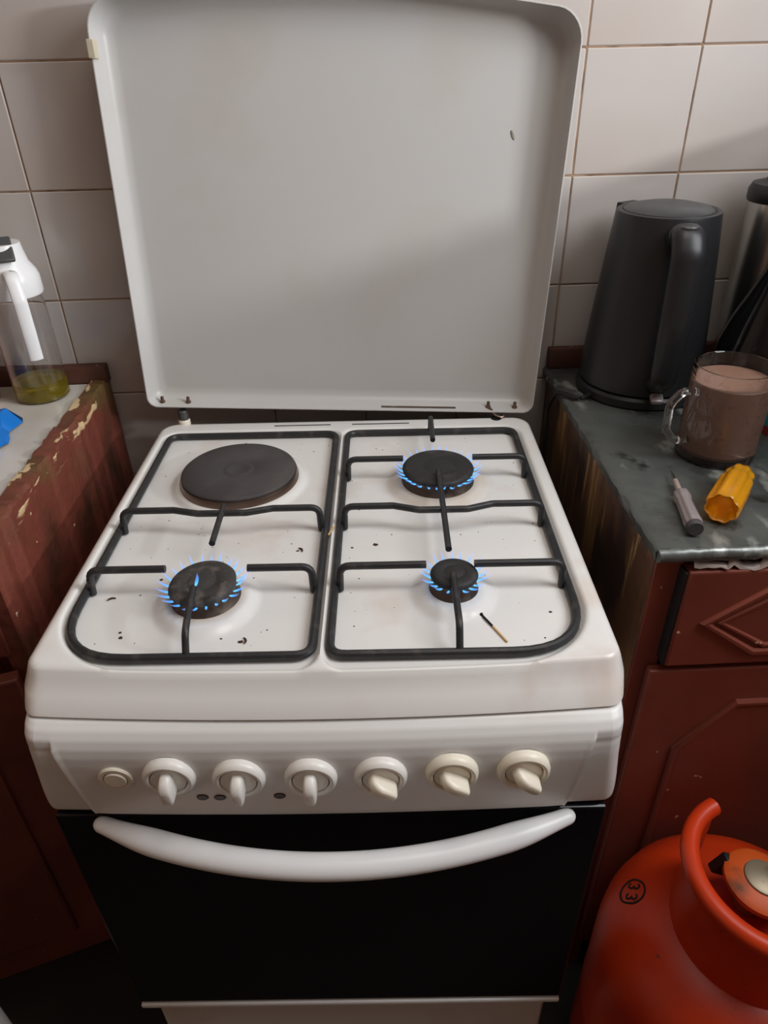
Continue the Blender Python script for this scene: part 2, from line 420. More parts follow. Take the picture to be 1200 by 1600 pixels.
def make_hob():
    NX, NY = 210, 196; V, F = [], []
    for j in range(NY+1):
        for i in range(NX+1):
            x = -HX+2*HX*i/NX; y = HYR+(HYF-HYR)*j/NY
            # square corner -> rounded corner
            RC = .020 if j > NY/2 else .030
            ax = (abs(x)-(HX-RC))/RC; ym = (HYR+HYF)/2; hy = abs(HYF-HYR)/2; ay = (abs(y-ym)-(hy-RC))/RC
            if ax > 0 and ay > 0:
                mlen = max(ax, ay); l = math.hypot(ax, ay); ax2, ay2 = ax/l*mlen, ay/l*mlen
                x = math.copysign(HX-RC+ax2*RC, x); y = ym+math.copysign(hy-RC+ay2*RC, y-ym)
            d = -rr_sdf(x, y, -HX, HX, HYF, HYR, (.020, .020, .030, .030))
            z = hob_height(x, y)
            r = .011
            if d < r: z -= r-math.sqrt(max(0, r*r-(r-d)**2))
            yb = y-.011*(1-(x/HX)**2)*sstep(-.40, -.572, y)
            V.append((x, yb, z))
    for j in range(NY):
        for i in range(NX):
            a = j*(NX+1)+i; F.append((a, a+1, a+NX+2, a+NX+1))
    # boundary loop, carried down as the skirt (the front slopes outwards)
    loop = [i for i in range(NX+1)]+[j*(NX+1)+NX for j in range(1, NY+1)]+[NY*(NX+1)+i for i in range(NX-1, -1, -1)]+[j*(NX+1) for j in range(NY-1, 0, -1)]
    prev = loop
    for z, o in ((.848, .007), (.838, .0125), (.833, .0145), (.8315, .0125)):
        cur = []
        for q in loop:
            x, y, _ = V[q]
            wf = sstep(-.545, -.575, y); sx = sstep(HX-.03, HX, abs(x))
            cur.append(len(V)); V.append((x+math.copysign(.0030 if z > .832 else .0010, x)*sx, y-o*wf*1.75, z))
        for k in range(len(loop)):
            k2 = (k+1) % len(loop); F.append((prev[k], prev[k2], cur[k2], cur[k]))
        prev = cur
    return V, F
hob = sp('hob', make_hob(), M_hob, sharp=60)
# rear vents of the hob
for x0, x1 in ((-.113, -.022), (.012, .104)):
    sp('vent_slot', box(x0, x1, -.0445, -.0415, ZH-.004, ZH+.0006, .0008), M_black)
sp('body', box(-.292, .292, -.575, -.03, .03, .832, .004), M_body)
for x in (-.24, .24):
    for y in (-.08, -.52): sp('foot', xf(lathe([(.018, 0), (.018, .03)], 16), Matrix.Translation((x, y, 0))), M_black)

# hot plate and burners
hx, hy, hr = HOT
HP = empty('hot_plate', (hx, hy+.3, ZH-.004)); HP.parent = stove
mesh_obj('iron_plate', lathe([(hr-.004, 0), (hr-.001, .004), (hr-.0005, .0135), (hr-.003, .0155), (.024, .0155), (.0225, .0148), (.021, .0148), (.0195, .0155), (.0145, .0155), (.0135, .0149), (0, .0148)], 72), M_plate, HP, sharp=40)
mesh_obj('steel_ring', lathe([(hr-.002, -.003), (hr+.0035, -.0015), (hr+.003, .004), (hr+.0008, .0105), (hr-.0008, .0105)], 72, False), M_ring, HP)

def flame_mesh(L=.019, w=.0013):
    V = []; n = 8; rings = []
    prof = [(0, .35), (.10, .85), (.25, 1.0), (.45, .85), (.7, .5), (.9, .2), (1, .03)]
    for t, r in prof:
        rings.append([(.010*t-.006*t*t+r*w*math.cos(2*math.pi*k/n), r*w*math.sin(2*math.pi*k/n), L*t) for k in range(n)])
    return loft(rings)
fl0 = None
def burner(bx, by, br, nfl, capmat, tilt, seed, ph=0):
    global fl0
    rnd = random.Random(seed)
    B = empty('burner', (bx, by+.3, ZH-.003)); B.parent = stove
    mesh_obj('burner_ring', lathe([(br-.001, -.002), (br+.001, .001), (br-.002, .006), (br-.004, .011), (br-.004, .016), (br-.008, .017), (0, .017)], 56), M_bbody, B)
    cap = mesh_obj('burner_cap', lathe([(br-.006, .0165), (br-.0005, .0175), (br, .0195), (br-.002, .0225), (br-.006, .0238), (br*.50, .0240), (br*.46, .0232), (br*.40, .0232), (br*.36, .0240), (0, .0240)], 64), capmat, B, rot=tilt, sharp=50)
    for k in range(nfl):
        a = 2*math.pi*(k+ph)/nfl+rnd.uniform(-.03, .03)
        r = br-.0025
        s = rnd.uniform(.85, 1.2)
        loc = (r*math.cos(a), r*math.sin(a), .0145); rot = (0, math.radians(rnd.uniform(34, 46)), a); sc = (1, 1, s)
        if fl0 is None: fl0 = mesh_obj('flame', flame_mesh(), M_flame, B, loc, rot, sharp=180); fl0.scale = sc
        else: link_copy(fl0, B, loc, rot, sc)
    return B
burner(*BURN[0], 30, M_cap, (0, 0, 0), 1)
b2_ = burner(*BURN[1], 24, M_capw, (math.radians(2.5), math.radians(-4.0), 0), 2)
burner(*BURN[2], 20, M_cap, (0, 0, 0), 3)
link_copy(fl0, b2_, (-.006, -.010, .0235), (0, 0, 1.2), (1.5, 1.5, .75))

# baked-on beige ring around the large burner
def burnt_ring(m, cx, cy, r0, r1, col):
    nt = m.node_tree; N = nt.nodes; L = nt.links; b = N['Principled BSDF']; src = b.inputs['Base Color'].links[0].from_socket
    tc = N.new('ShaderNodeTexCoord'); sub = N.new('ShaderNodeVectorMath'); sub.operation = 'MULTIPLY_ADD'
    sub.inputs[1].default_value = (1, 1, 0); sub.inputs[2].default_value = (-cx, -cy, 0); L.new(tc.outputs['Object'], sub.inputs[0])
    ln = N.new('ShaderNodeVectorMath'); ln.operation = 'LENGTH'; L.new(sub.outputs[0], ln.inputs[0])
    nz = N.new('ShaderNodeTexNoise'); nz.inputs['Scale'].default_value = 22; nz.inputs['Detail'].default_value = 5; L.new(tc.outputs['Object'], nz.inputs['Vector'])
    ma = N.new('ShaderNodeMath'); ma.operation = 'MULTIPLY_ADD'; ma.inputs[1].default_value = .03; L.new(nz.outputs['Fac'], ma.inputs[0]); L.new(ln.outputs['Value'], ma.inputs[2])
    mr = N.new('ShaderNodeMapRange'); mr.inputs['From Min'].default_value = r1+.018; mr.inputs['From Max'].default_value = r0+.015
    mr.inputs['To Max'].default_value = .75; L.new(ma.outputs[0], mr.inputs['Value'])
    mx = N.new('ShaderNodeMix'); mx.data_type = 'RGBA'; mx.inputs[7].default_value = col
    L.new(mr.outputs[0], mx.inputs[0]); L.new(src, mx.inputs[6]); L.new(mx.outputs[2], b.inputs['Base Color'])
burnt_ring(M_hob, BURN[0][0], BURN[0][1]+.3, .052, .078, lin(206, 186, 160))
burnt_ring(M_hob, BURN[1][0], BURN[1][1]+.3, .038, .046, lin(212, 192, 170))

# lid
def lid_outline(d, w):
    W2 = .3092-d; Hh = .533; pts = []
    def corner(cx, cz, r, a0, a1, k=7):
        for i in range(k+1):
            a = a0+(a1-a0)*i/k; pts.append((cx+r*math.cos(a), cz+r*math.sin(a)))
    rb, rt_ = max(.016-d*.5, .005), max(.034-d*.6, .012)
    corner(-W2+rb, d+rb, rb, math.pi, 1.5*math.pi)
    corner(W2-rb, d+rb, rb, 1.5*math.pi, 2*math.pi)
    corner(W2-rt_, Hh-d-rt_, rt_, 0, .5*math.pi)
    for i in range(1, 14):
        t = 1-2*i/14; pts.append(((W2-rt_)*t, Hh-d))
    corner(-W2+rt_, Hh-d-rt_, rt_, .5*math.pi, math.pi)
    out = []
    for x, z in pts:
        z2 = z+.020*(1-(x/.31)**2)*sstep(.3, .52, z)
        out.append((x, w, z2))
    return out
LM = Matrix.Translation((-.0052, -.030, .8885)) @ Matrix.Rotation(math.radians(2.3), 4, 'Y') @ Matrix.Rotation(math.radians(-2.6), 4, 'X')
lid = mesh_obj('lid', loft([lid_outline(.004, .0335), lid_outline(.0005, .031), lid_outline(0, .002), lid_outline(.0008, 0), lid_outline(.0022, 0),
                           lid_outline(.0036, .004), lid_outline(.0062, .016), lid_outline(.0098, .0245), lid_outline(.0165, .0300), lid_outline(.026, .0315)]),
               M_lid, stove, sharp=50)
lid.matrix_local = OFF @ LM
def lp(name, vf, m): return mesh_obj(name, vf, m, lid)
clip = lp('rubber_bumper', box(-.3120, -.3025, -.003, .012, .470, .491, .0015), M_bumper); clip['label'] = 'small cream rubber bumper on the lid edge'
lp('paint_chip', xf(lathe([(.0035, 0), (.003, .0004), (0, .0004)], 10), Matrix.Translation((.238, .0310, .394)) @ Matrix.Rotation(math.radians(-25), 4, 'Y') @ Matrix.Rotation(math.pi/2, 4, 'X') @ Matrix.Diagonal((.55, 1.9, 1, 1))), M_soot)
for x in (-.288, -.2465, .238, .281):
    lp('screw', xf(lathe([(.0045, 0), (.0045, .003), (.0028, .004), (.0026, .010), (0, .0105)], 10), Matrix.Translation((x, .012, .0045))), M_ring)
st = lp('rust_streak', box(.065, .185, .0055, .0105, .0048, .0056, .0002), M_soot); st['label'] = 'dark rust and soot streak along the bottom edge of the lid'
# hinges
H1 = empty('hinge', (-.262, -.022+.3, ZH-.002)); H1.parent = stove
mesh_obj('hinge_pin', lathe([(.008, .004), (.008, .022), (.0065, .024)], 20), M_greycap, H1)
mesh_obj('plastic_bush', lathe([(.0095, -.002), (.0095, .006), (.008, .008), (0, .008)], 20), M_cream, H1)
H2 = empty('hinge', (.245, -.032+.3, ZH)); H2.parent = stove
mesh_obj('hinge_hook', tube([(-.012, .010, .016), (-.006, .006, .010), (0, .001, .004), (.008, -.002, .002), (.012, .001, .003), (.010, .005, .004)], .0022, 8), M_ring, H2)
mesh_obj('hinge_hole', lathe([(.0085, -.002), (.0085, .0008), (0, .0008)], 20), M_black, H2)

# control panel
PROF = [(-.570, .8310), (-.590, .8308), (-.6005, .8292), (-.6085, .8245), (-.6145, .8175), (-.6185, .809), (-.6208, .799), (-.6217, .787), (-.6210, .765), (-.6190, .735), (-.6170, .712), (-.6158, .7045), (-.612, .7015), (-.575, .7010)]
def make_panel():
    NX = 420; V, F = [], []
    P2 = [((1-t)*a[0]+t*b[0], (1-t)*a[1]+t*b[1]) for a, b in zip(PROF, PROF[1:]) for t in (0, .25, .5, .75)]+[PROF[-1]]
    n = len(P2)
    for i in range(NX+1):
        t = -1+2*i/NX; x = .2945*math.copysign(1-(1-abs(t))**1.25, t)
        d = .2945-abs(x); R_ = .016
        k = (R_-math.sqrt(max(0, R_*R_-max(0, R_-d)**2)))
        for (y, z) in P2:
            xc = .252; dx = (.240+.024*max(0, min(1, (z-.705)/.105))-xc)*max(0, 1-abs(abs(x)-xc)/.030)
            wing = (.0038*sstep(xc-.0004, xc+.0016, abs(x))-.0006*sstep(xc-.006, xc-.001, abs(x))*sstep(xc+.001, xc, abs(x)))*sstep(.820, .802, z)
            sc = sstep(-.575, -.60, y)
            V.append(((x+(dx if x > 0 else -dx))*(1+.028*sstep(.80, .70, z)), y+sc*(k+wing)-.0072*(1-(x/.2945)**2)*sc, z))
    for i in range(NX):
        for q in range(n-1):
            a = i*n+q; F.append((a, a+1, a+n+1, a+n))
    F.append(tuple(range(n))); F.append(tuple(NX*n+q for q in range(n)))
    return V, F
sp('control_panel', make_panel(), M_body, sharp=50)
def panel_y(x, z):
    for (a, b) in zip(PROF[3:], PROF[4:]):
        if b[1] <= z <= a[1]:
            y = a[0]+(b[0]-a[0])*(z-a[1])/(b[1]-a[1]); break
    return y-.0072*(1-(x/.2945)**2)
KR = math.radians(93)
ring_me = lathe([(.0262, -.002), (.0262, .003), (.0252, .0065), (.0228, .0085), (.0205, .0085), (.0190, .0070), (.0184, .0040), (.0183, .001)], 44, False)
disc_me = lathe([(.0177, .0005), (.0177, .0062), (.0170, .0068), (0, .0070)], 40)
def grip_mesh():
    rings = []
    for z, w, y0, y1 in ((.006, .0066, -.0165, .0135), (.011, .0066, -.0170, .0130), (.0165, .0065, -.0174, .0112), (.0200, .0062, -.0174, .0080), (.0222, .0054, -.0166, .0040), (.0232, .0038, -.0148, .0010)):
        ring = []
        for k in range(20):
            a = 2*math.pi*k/20; c, s = math.cos(a), math.sin(a)
            sx = math.copysign(abs(c)**.55, c); sy = math.copysign(abs(s)**.6, s)
            ring.append((w*sx, (y0+y1)/2+(y1-y0)/2*sy, z))
        rings.append(ring)
    return loft(rings)
knobs = [(-.1524, .7765, 4), (-.0837, .7745, 0), (-.0131, .7745, 0), (.0555, .775, 57), (.1252, .7765, 60), (.1955, .7775, 52)]
M_knobw = mat('white_knob_plastic', lin(238, 235, 228), .28)
first = None
for i, (x, z, ang) in enumerate(knobs):
    K = empty('knob', (x, panel_y(x, z)+.3, z), (KR, 0, 0)); K.parent = stove
    m = M_cream if i > 3 else M_knobw
    mesh_obj('bezel', ring_me, m, K)
    mesh_obj('shadow_gap', lathe([(.0184, -.001), (.0184, .0012), (0, .0012)], 32), M_ring, K)
    mesh_obj('dial', disc_me, m, K)
    mesh_obj('grip', grip_mesh(), M_cream if i > 2 else M_knobw, K, rot=(0, 0, math.radians(ang)), sharp=60)
x, z = -.2071, .7715
K = empty('ignition_button', (x, panel_y(x, z)+.3, z), (KR, 0, 0)); K.parent = stove
mesh_obj('bezel', lathe([(.0172, -.002), (.0172, .0012), (.0160, .0026), (.0125, .0026), (.0118, .0010)], 40, False), M_cream, K)
mesh_obj('button', lathe([(.0112, 0), (.0112, .0028), (.0100, .0038), (0, .0038)], 36), M_cream, K)
for x, z in ((-.1261, .7395), (-.1085, .7392), (-.0475, .7415)):
    o = sp('indicator_lamp', lathe([(.0062, -.001), (.0062, .0008), (.0055, .0014), (0, .0014)], 24), M_black, stove)
    o.location = (x, panel_y(x, z)+.3, z); o.rotation_euler = (KR, 0, 0); o.scale = (1, .72, 1)
M_lampdark = mat('dark_brown_lens', lin(70, 44, 40), .25)
for o in stove.children:
    if o.name.startswith('indicator_lamp'): o.data.materials[0] = M_lampdark

# oven door, handle, drawer
door = empty('oven_door', (0, -.60+.3, .262)); door.parent = stove
mesh_obj('door_glass', box(-.293, .293, -.016, -.006, .002, .4355, .003), M_glass_blk, door)
mesh_obj('door_frame', box(-.290, .290, -.0055, .022, .004, .433, .002), M_dkplastic, door)
hp_, hr_ = [], []
for i in range(81):
    t = math.sin((-1+2*i/80)*math.pi/2)
    hp_.append((.004+.2545*t, -.018-.052*(1-t*t), .4285-.004*(1-t*t)))
    hr_.append(.0142*(.62+.38*sstep(0, .30, 1-abs(t)))*math.sqrt(max(.003, 1-max(0, (abs(t)-.962)/.038)**2)))
mesh_obj('door_handle', tube(hp_, hr_, 16, up=(0, 0, 1), flat=.86), M_handle, door, sharp=60)
dw = empty('storage_drawer', (0, 0, .045)); dw.parent = stove
mesh_obj('drawer_lip', box(-.2925, .2925, -.319, -.285, .2065, .2155, .003), M_body, dw)
mesh_obj('drawer_front', box(-.276, .276, -.306, -.285, .0, .206, .003), M_body, dw)

# ------------------------------------------------------------------ pan supports
ZF = .8670; ZB = .8935
def grate(x0, x1, big_left, label, bars, spokes):
    g = empty('pan_support', S((x0+x1)/2, -.31, ZF), (0, 0, YAW))
    tag(g, label, 'pan support', 'pan supports on the hob')
    ox, oy = (x0+x1)/2, -.31
    L = lambda p: (p[0]-ox, p[1]-oy, p[2]-ZF)
    y0, y1 = -.557, -.068
    fr = rounded([(x0, y0, ZF), (x1, y0, ZF), (x1, y1, ZF), (x0, y1, ZF)], [.078 if big_left else .018, .018 if big_left else .078, .018, .018], 9)
    # subdivide the long runs so that the rods stay straight
    mesh_obj('frame', tube([L(p) for p in fr], .0050, 10, True), M_iron, g)
    for path, rads in bars:
        pp = rounded(path, .012, 5, False)
        mesh_obj('bar', tube([L(p) for p in pp], .0043, 10, up=(0, .02, 1)), M_iron, g, sharp=50)
    for path in spokes:
        pp = rounded(path, .014, 5, False)
        mesh_obj('spoke', tube([L(p) for p in pp], .0038, 10, up=(1, 0, 0)), M_iron, g, sharp=50)
    return g
def side_bar(xf_, xe, y, s):      # from the frame's inner side up and in towards the burner
    return ([(xf_+s*.006, y-.004, ZF-.004), (xf_+s*.007, y, ZB), (xe, y, ZB)], 0)
def mid_bar(x0, x1, xc, y, dip):
    p = [(x0+.006, y-.004, ZF-.004), (x0+.007, y, ZB), (xc-.062, y, ZB), (xc-.030, y-dip, ZB), (xc+.030, y-dip, ZB), (xc+.062, y, ZB), (x1-.007, y, ZB), (x1-.006, y-.004, ZF-.004)]
    return (p, 0)
LX0, LX1 = -.2735, -.0115; RX0, RX1 = .0060, .2670
grate(LX0, LX1, True, 'black iron pan support around the hot plate and front left burner',
      [mid_bar(LX0, LX1, -.139, -.325, .009), side_bar(LX0, -.181, -.4455, 1), side_bar(LX1, -.0895, -.4465, -1)],
      [[(-.1395, -.318, ZB+.001), (-.1380, -.400, ZB+.001)], [(-.137, -.556, ZF), (-.1365, -.545, ZB-.004), (-.1385, -.520, ZB), (-.1412, -.482, ZB+.002)]])
grate(RX0, RX1, False, 'black iron pan support around the two lit right burners',
      [mid_bar(RX0, RX1, .1363, -.3245, .011), side_bar(RX0, .0900, -.2025, 1), side_bar(RX1, .1868, -.2025, -1), side_bar(RX0, .1087, -.4465, 1), side_bar(RX1, .1620, -.4465, -1)],
      [[(.1365, -.2426, ZB+.002), (.1356, -.4218, ZB+.002)], [(.1362, -.068, ZF), (.1360, -.074, ZB+.003), (.1345, -.1528, ZB+.002)], [(.1366, -.556, ZF), (.1369, -.540, ZB-.003), (.1367, -.4673, ZB+.002)]])

# matches and crumbs on the hob
def rod(name, a, b, r, m, par=None, n=8): return mesh_obj(name, tube([a, (Vector(a)+Vector(b))/2, b], r, n), m, par)
zf = ZH-.009
ms = empty('burnt_match', S(.168, -.505, zf), (0, 0, YAW)); tag(ms, 'burnt wooden matchstick lying in front of the front right burner', 'match')
rod('stick', (.007, -.009, .0013), (.019, -.033, .0013), .0012, M_matchwood, ms, 4)
rod('charred_end', (-.002, .008, .0018), (.0072, -.0094, .0014), .0011, M_char, ms, 6)
mesh_obj('match_head', xf(lathe([(0, -.0026), (.0017, -.0012), (.0019, 0), (.0015, .0016), (0, .0026)], 8), Matrix.Translation((-.0025, .0085, .002))), M_char, ms)
mt = empty('match', S(-.0025, -.345, ZH), (0, 0, YAW)); tag(mt, 'short pale matchstick on the ridge between the two pan supports', 'match')
rod('stick', (-.004, -.010, .0016), (.002, .010, .0014), .0013, M_matchwood, mt, 4)
def crumb_field():
    rnd = random.Random(21); parts = []
    big = [(.0516, -.3621, 4.2), (.0226, -.3678, 2.4), (-.1972, -.4236, 2.8), (-.0437, -.3722, 2.4), (-.0879, -.5295, 3.6), (-.1089, -.5242, 1.8), (.2401, -.4922, 2.6), (-.215, -.520, 3.2), (-.218, -.512, 2.4), (.02, -.545, 3)]
    for k in range(150):
        side = rnd.random() < .5
        x = rnd.uniform(-.262, -.02) if side else rnd.uniform(.012, .255); y = rnd.uniform(-.54, -.08)
        big.append((x, y, rnd.choice((.5, .6, .8, 1.0, 1.4))))
    for x, y, s in big:
        if math.hypot(x-HOT[0], y-HOT[1]) < HOT[2]+.02 or any(math.hypot(x-b[0], y-b[1]) < b[2]+.006 for b in BURN): continue
        r = s*.001; z = hob_height(x, y); a = rnd.random()*6
        ring = [(x+r*rnd.uniform(.7, 1.1)*math.cos(a+k*1.257), y+r*rnd.uniform(.5, 1.0)*math.sin(a+k*1.257), z) for k in range(5)]
        V = ring+[(x, y, z+min(r*.6, .0015))]; parts.append((V, [(k, (k+1) % 5, 5) for k in range(5)]+[(4, 3, 2, 1, 0)]))
    # curled burnt flakes
    for x, y, a in ((-.2423, -.4621, 2.0), (-.0437, -.3735, .6), (-.0879, -.5295, .2)):
        z = hob_height(x, y)+.0012
        parts.append(tube([(x+.006*math.cos(a+t)*1.0, y+.006*math.sin(a+t), z) for t in (-.9, -.45, 0, .45, .9)], [.0006, .001, .0013, .001, .0005], 6))
    return join(*parts)
cf_ = crumb_field()
cr = mesh_obj('crumbs', ([S(*p) for p in cf_[0]], cf_[1]), M_crumb, smooth=False)
tag(cr, 'scattered burnt crumbs and specks on the white hob', 'crumbs', kind='stuff')

# ------------------------------------------------------------------ things on the right worktop
def thing(name, loc, label, cat, rotz=0, group=None):
    o = empty(name, loc, (0, 0, rotz)); tag(o, label, cat, group); return o
k = thing('electric_kettle', (.4766, -.0510, ZC), 'matt black electric kettle with a tall handle on the grey worktop', 'kettle')
k.scale = (1, 1, 1.045)
mesh_obj('power_base', lathe([(.088, 0), (.0915, .003), (.0915, .013), (.088, .017), (0, .017)], 64), M_dkplastic, k)
mesh_obj('body', lathe([(.086, .018), (.0895, .021), (.0885, .045), (.083, .11), (.0745, .20), (.0695, .2465), (.0685, .2495), (.0665, .2505), (.0620, .2500), (.0605, .2485)], 72, True), M_kettle, k)
mesh_obj('kettle_lid', lathe([(.0605, .247), (.0595, .2505), (.055, .2535), (.035, .2575), (0, .259)], 64), M_kettle_lid, k)
ha = math.radians(-95)     # towards the camera, a little to the right
dirx, diry = math.cos(ha), math.sin(ha)
hpth = rounded([(.060*dirx, .060*diry, .226), (.094*dirx, .094*diry, .240), (.110*dirx, .110*diry, .215), (.114*dirx, .114*diry, .13), (.111*dirx, .111*diry, .050), (.084*dirx, .084*diry, .036)], .020, 6, False)
hrad = [.0215 if q.z > .09 else .0215-.006*(.09-q.z)/.06 for q in hpth]
mesh_obj('handle', tube(hpth, hrad, 14, up=(dirx, diry, 0), flat=.62), M_kettle, k, sharp=60)
mesh_obj('lid_button', xf(lathe([(.0115, 0), (.0115, .005), (.0100, .0065), (0, .0068)], 24), Matrix.Translation((.096*dirx, .096*diry, .2405)) @ Matrix.Diagonal((1.1, .8, 1, 1))), M_kettle_lid, k)
mesh_obj('switch_lever', xf(box(-.009, .009, -.012, .004, -.004, .004, .003), Matrix.Translation((.098*dirx, .098*diry, .026)) @ Matrix.Rotation(ha+math.pi/2, 4, 'Z') @ Matrix.Rotation(.5, 4, 'X')), M_clear, k)
mesh_obj('spout', xf(prism([(-.022, .205), (.022, .205), (.016, .2495), (-.016, .2495)], .062, .081), Matrix.Rotation(math.radians(26), 4, 'Z')), M_kettle, k)
cord = rounded([(-.082, -.035, .006), (-.105, -.050, .0055), (-.128, -.012, .004), (-.1335, .012, -.03), (-.134, -.004, -.12), (-.133, .010, -.30), (-.132, .02, -.50)], .03, 6, False)
mesh_obj('power_cord', tube(cord, .0034, 8, up=(1, 0, 0)), M_black, k)

f = thing('vacuum_flask', (.6560, -.020, ZC), 'stainless steel vacuum flask with a black stepped lid at the right edge', 'flask')
mesh_obj('body', lathe([(.048, 0), (.050, .004), (.050, .262), (.0485, .266)], 56), M_steel, f)
mesh_obj('lid', lathe([(.0515, .262), (.0530, .266), (.0530, .277), (.049, .285), (.034, .289), (.031, .292), (.031, .310), (.028, .314), (0, .315)], 56), M_dkplastic, f)
mesh_obj('base_band', lathe([(.0505, .0005), (.0505, .02), (.0502, .021)], 56, False), M_dkplastic, f)

b = thing('dark_bottle', (.6130, -.135, ZC), 'dark glossy bottle with long sloping shoulders behind the cocoa mug', 'bottle')
mesh_obj('body', lathe([(.058, 0), (.062, .004), (.062, .075), (.060, .095), (.050, .130), (.036, .165), (.024, .195), (.0185, .215), (.0175, .245)], 56), M_bottle, b)
mesh_obj('cap', lathe([(.0200, .240), (.0205, .243), (.0205, .275), (.018, .278), (0, .278)], 32), M_dkplastic, b)

mg = thing('glass_mug', (.5040, -.2700, ZC), 'clear glass mug filled with cocoa standing on the grey worktop', 'mug')
mesh_obj('mug_wall', lathe([(0, .0005), (.045, .0005), (.0485, .003), (.0490, .010), (.0480, .022), (.0480, .119), (.0472, .1215), (.0462, .1218), (.0452, .1205), (.0450, .016), (.043, .0125), (0, .012)], 64), M_glass, mg)
mesh_obj('cocoa', lathe([(0, .0100), (.0430, .0105), (.0462, .0150), (.0464, .1020), (.0455, .1032), (0, .1028)], 64), M_cocoa, mg)
a = math.radians(-168)
hd = Vector((math.cos(a), math.sin(a), 0))
hpt = rounded([hd*.0475+Vector((0, 0, .092)), hd*.066+Vector((0, 0, .096)), hd*.082+Vector((0, 0, .080)), hd*.080+Vector((0, 0, .045)), hd*.064+Vector((0, 0, .027)), hd*.0475+Vector((0, 0, .028))], .02, 6, False)
mesh_obj('handle', tube(hpt, .0060, 12, up=tuple(hd), flat=.8), M_glass, mg, sharp=60)

mw = thing('unseen_shadow_box', (.868, -.205, ZC), 'unseen dark box added on the grey worktop to cast the diagonal shadow', 'shadow caster')  # unseen appliance-shaped box, added to shade the lid, tiles and worktop
mesh_obj('casing', box(-.126, .126, -.225, .225, .014, .383, .006), M_dkplastic, mw)
mesh_obj('door', box(-.120, .060, -.238, -.226, .024, .372, .004), M_glass_blk, mw)
mesh_obj('control_strip', box(.063, .122, -.236, -.226, .024, .372, .003), M_greycap, mw)
for fx in (-.1, .1):
    for fy in (-.18, .18): mesh_obj('foot', xf(lathe([(.012, 0), (.012, .014)], 12), Matrix.Translation((fx, fy, 0))), M_black, mw)

# small printed packet
pk = thing('packet', (.6215, -.2160, ZC), 'small teal and red printed packet right of the cocoa mug', 'packet', .15)
mesh_obj('carton', box(-.028, .028, -.010, .010, 0, .012, .0008), M_redprint, pk)
mesh_obj('printed_top', box(-.028, .028, -.0101, .0101, .0122, .036, .0008), M_teal, pk)

# screwdrivers
def along(a, b):
    a, b = Vector(a), Vector(b); return Matrix.Translation(a) @ (b-a).to_track_quat('Z', 'Y').to_matrix().to_4x4()
def fluted(prof, n, lobes, depth):
    V, F = lathe(prof, n)
    out = []
    for i, p in enumerate(V):
        r, z = prof[i//n]; a = 2*math.pi*(i % n)/n; q = 1-depth*(.5+.5*math.cos(lobes*a)) if r > .008 else 1
        out.append((p[0]*q, p[1]*q, p[2]))
    return out, F
A0, A1 = Vector((.4370, -.4330, ZC+.0205)), Vector((.4960, -.3560, ZC+.0175)); AD = (A1-A0).normalized()
sd = thing('screwdriver', (.4665, -.3950, ZC), 'screwdriver with a translucent amber plastic handle on the grey worktop', 'screwdriver')
TL = Matrix.Translation((-.4665, .3950, -ZC))
mesh_obj('handle', xf(fluted([(.008, .014), (.0125, .012), (.0155, .002), (.0175, 0), (.0192, .003), (.0192, .066), (.0178, .072), (.0155, .078), (.0172, .084), (.0160, .092), (.010, .096), (0, .096)], 64, 8, .10), TL @ along(A0, A1)), M_amber, sd, sharp=60)
mesh_obj('shaft', xf(lathe([(.0033, .090), (.0033, .150), (.0036, .158), (.0008, .166)], 12), TL @ along(A0, A1+Vector((0, 0, -.003)))), M_steel, sd)
B0, B1 = Vector((.4020, -.4520, ZC+.0105)), Vector((.4160, -.3760, ZC+.0085))
ts = thing('mains_tester', (.4090, -.4140, ZC), 'small clear grey mains tester screwdriver left of the amber screwdriver', 'screwdriver')
TL2 = Matrix.Translation((-.4090, .4140, -ZC))
mesh_obj('handle', xf(fluted([(0, -.001), (.006, 0), (.0094, .005), (.0100, .012), (.0095, .018), (.0088, .050), (.0086, .056), (.0098, .060), (.0100, .070), (.0072, .074), (0, .074)], 48, 8, .10), TL2 @ along(B0, B1)), M_clear, ts, sharp=60)
mesh_obj('end_cap', xf(lathe([(.0080, -.0045), (.0090, -.002), (.0092, .003), (.0086, .004)], 24), TL2 @ along(B0, B1)), M_greycap, ts)
mesh_obj('sleeve', xf(lathe([(.0034, .070), (.0034, .104), (.0024, .106)], 16), TL2 @ along(B0, B1)), M_scrap, ts)
mesh_obj('blade', xf(lathe([(.0017, .100), (.0017, .120), (.0006, .130)], 10), TL2 @ along(B0, B1)), M_steel, ts)

# crumpled strip of plastic on top of the drawer
def scrap():
    rnd = random.Random(5); V, F = [], []; n = 26
    for i in range(n+1):
        t = i/n; x = .396+.19*t
        y0 = YRF-.021+rnd.uniform(-.002, .002); z = .8945+rnd.uniform(0, .006)+.003*math.sin(t*14)
        V += [(x, y0, z), (x+rnd.uniform(-.003, .003), y0+.008, z+rnd.uniform(.001, .006)), (x, y0+.016, .8945+rnd.uniform(0, .005))]
    for i in range(n):
        for q in range(2):
            a_ = i*3+q; F.append((a_, a_+1, a_+4, a_+3))
    return V, F
sc = mesh_obj('plastic_scrap', scrap(), M_scrap, sharp=20)
so = sc.modifiers.new('thickness', 'SOLIDIFY'); so.thickness = .0006
tag(sc, 'crumpled strip of clear plastic wrap lying on top of the drawer', 'plastic scrap')

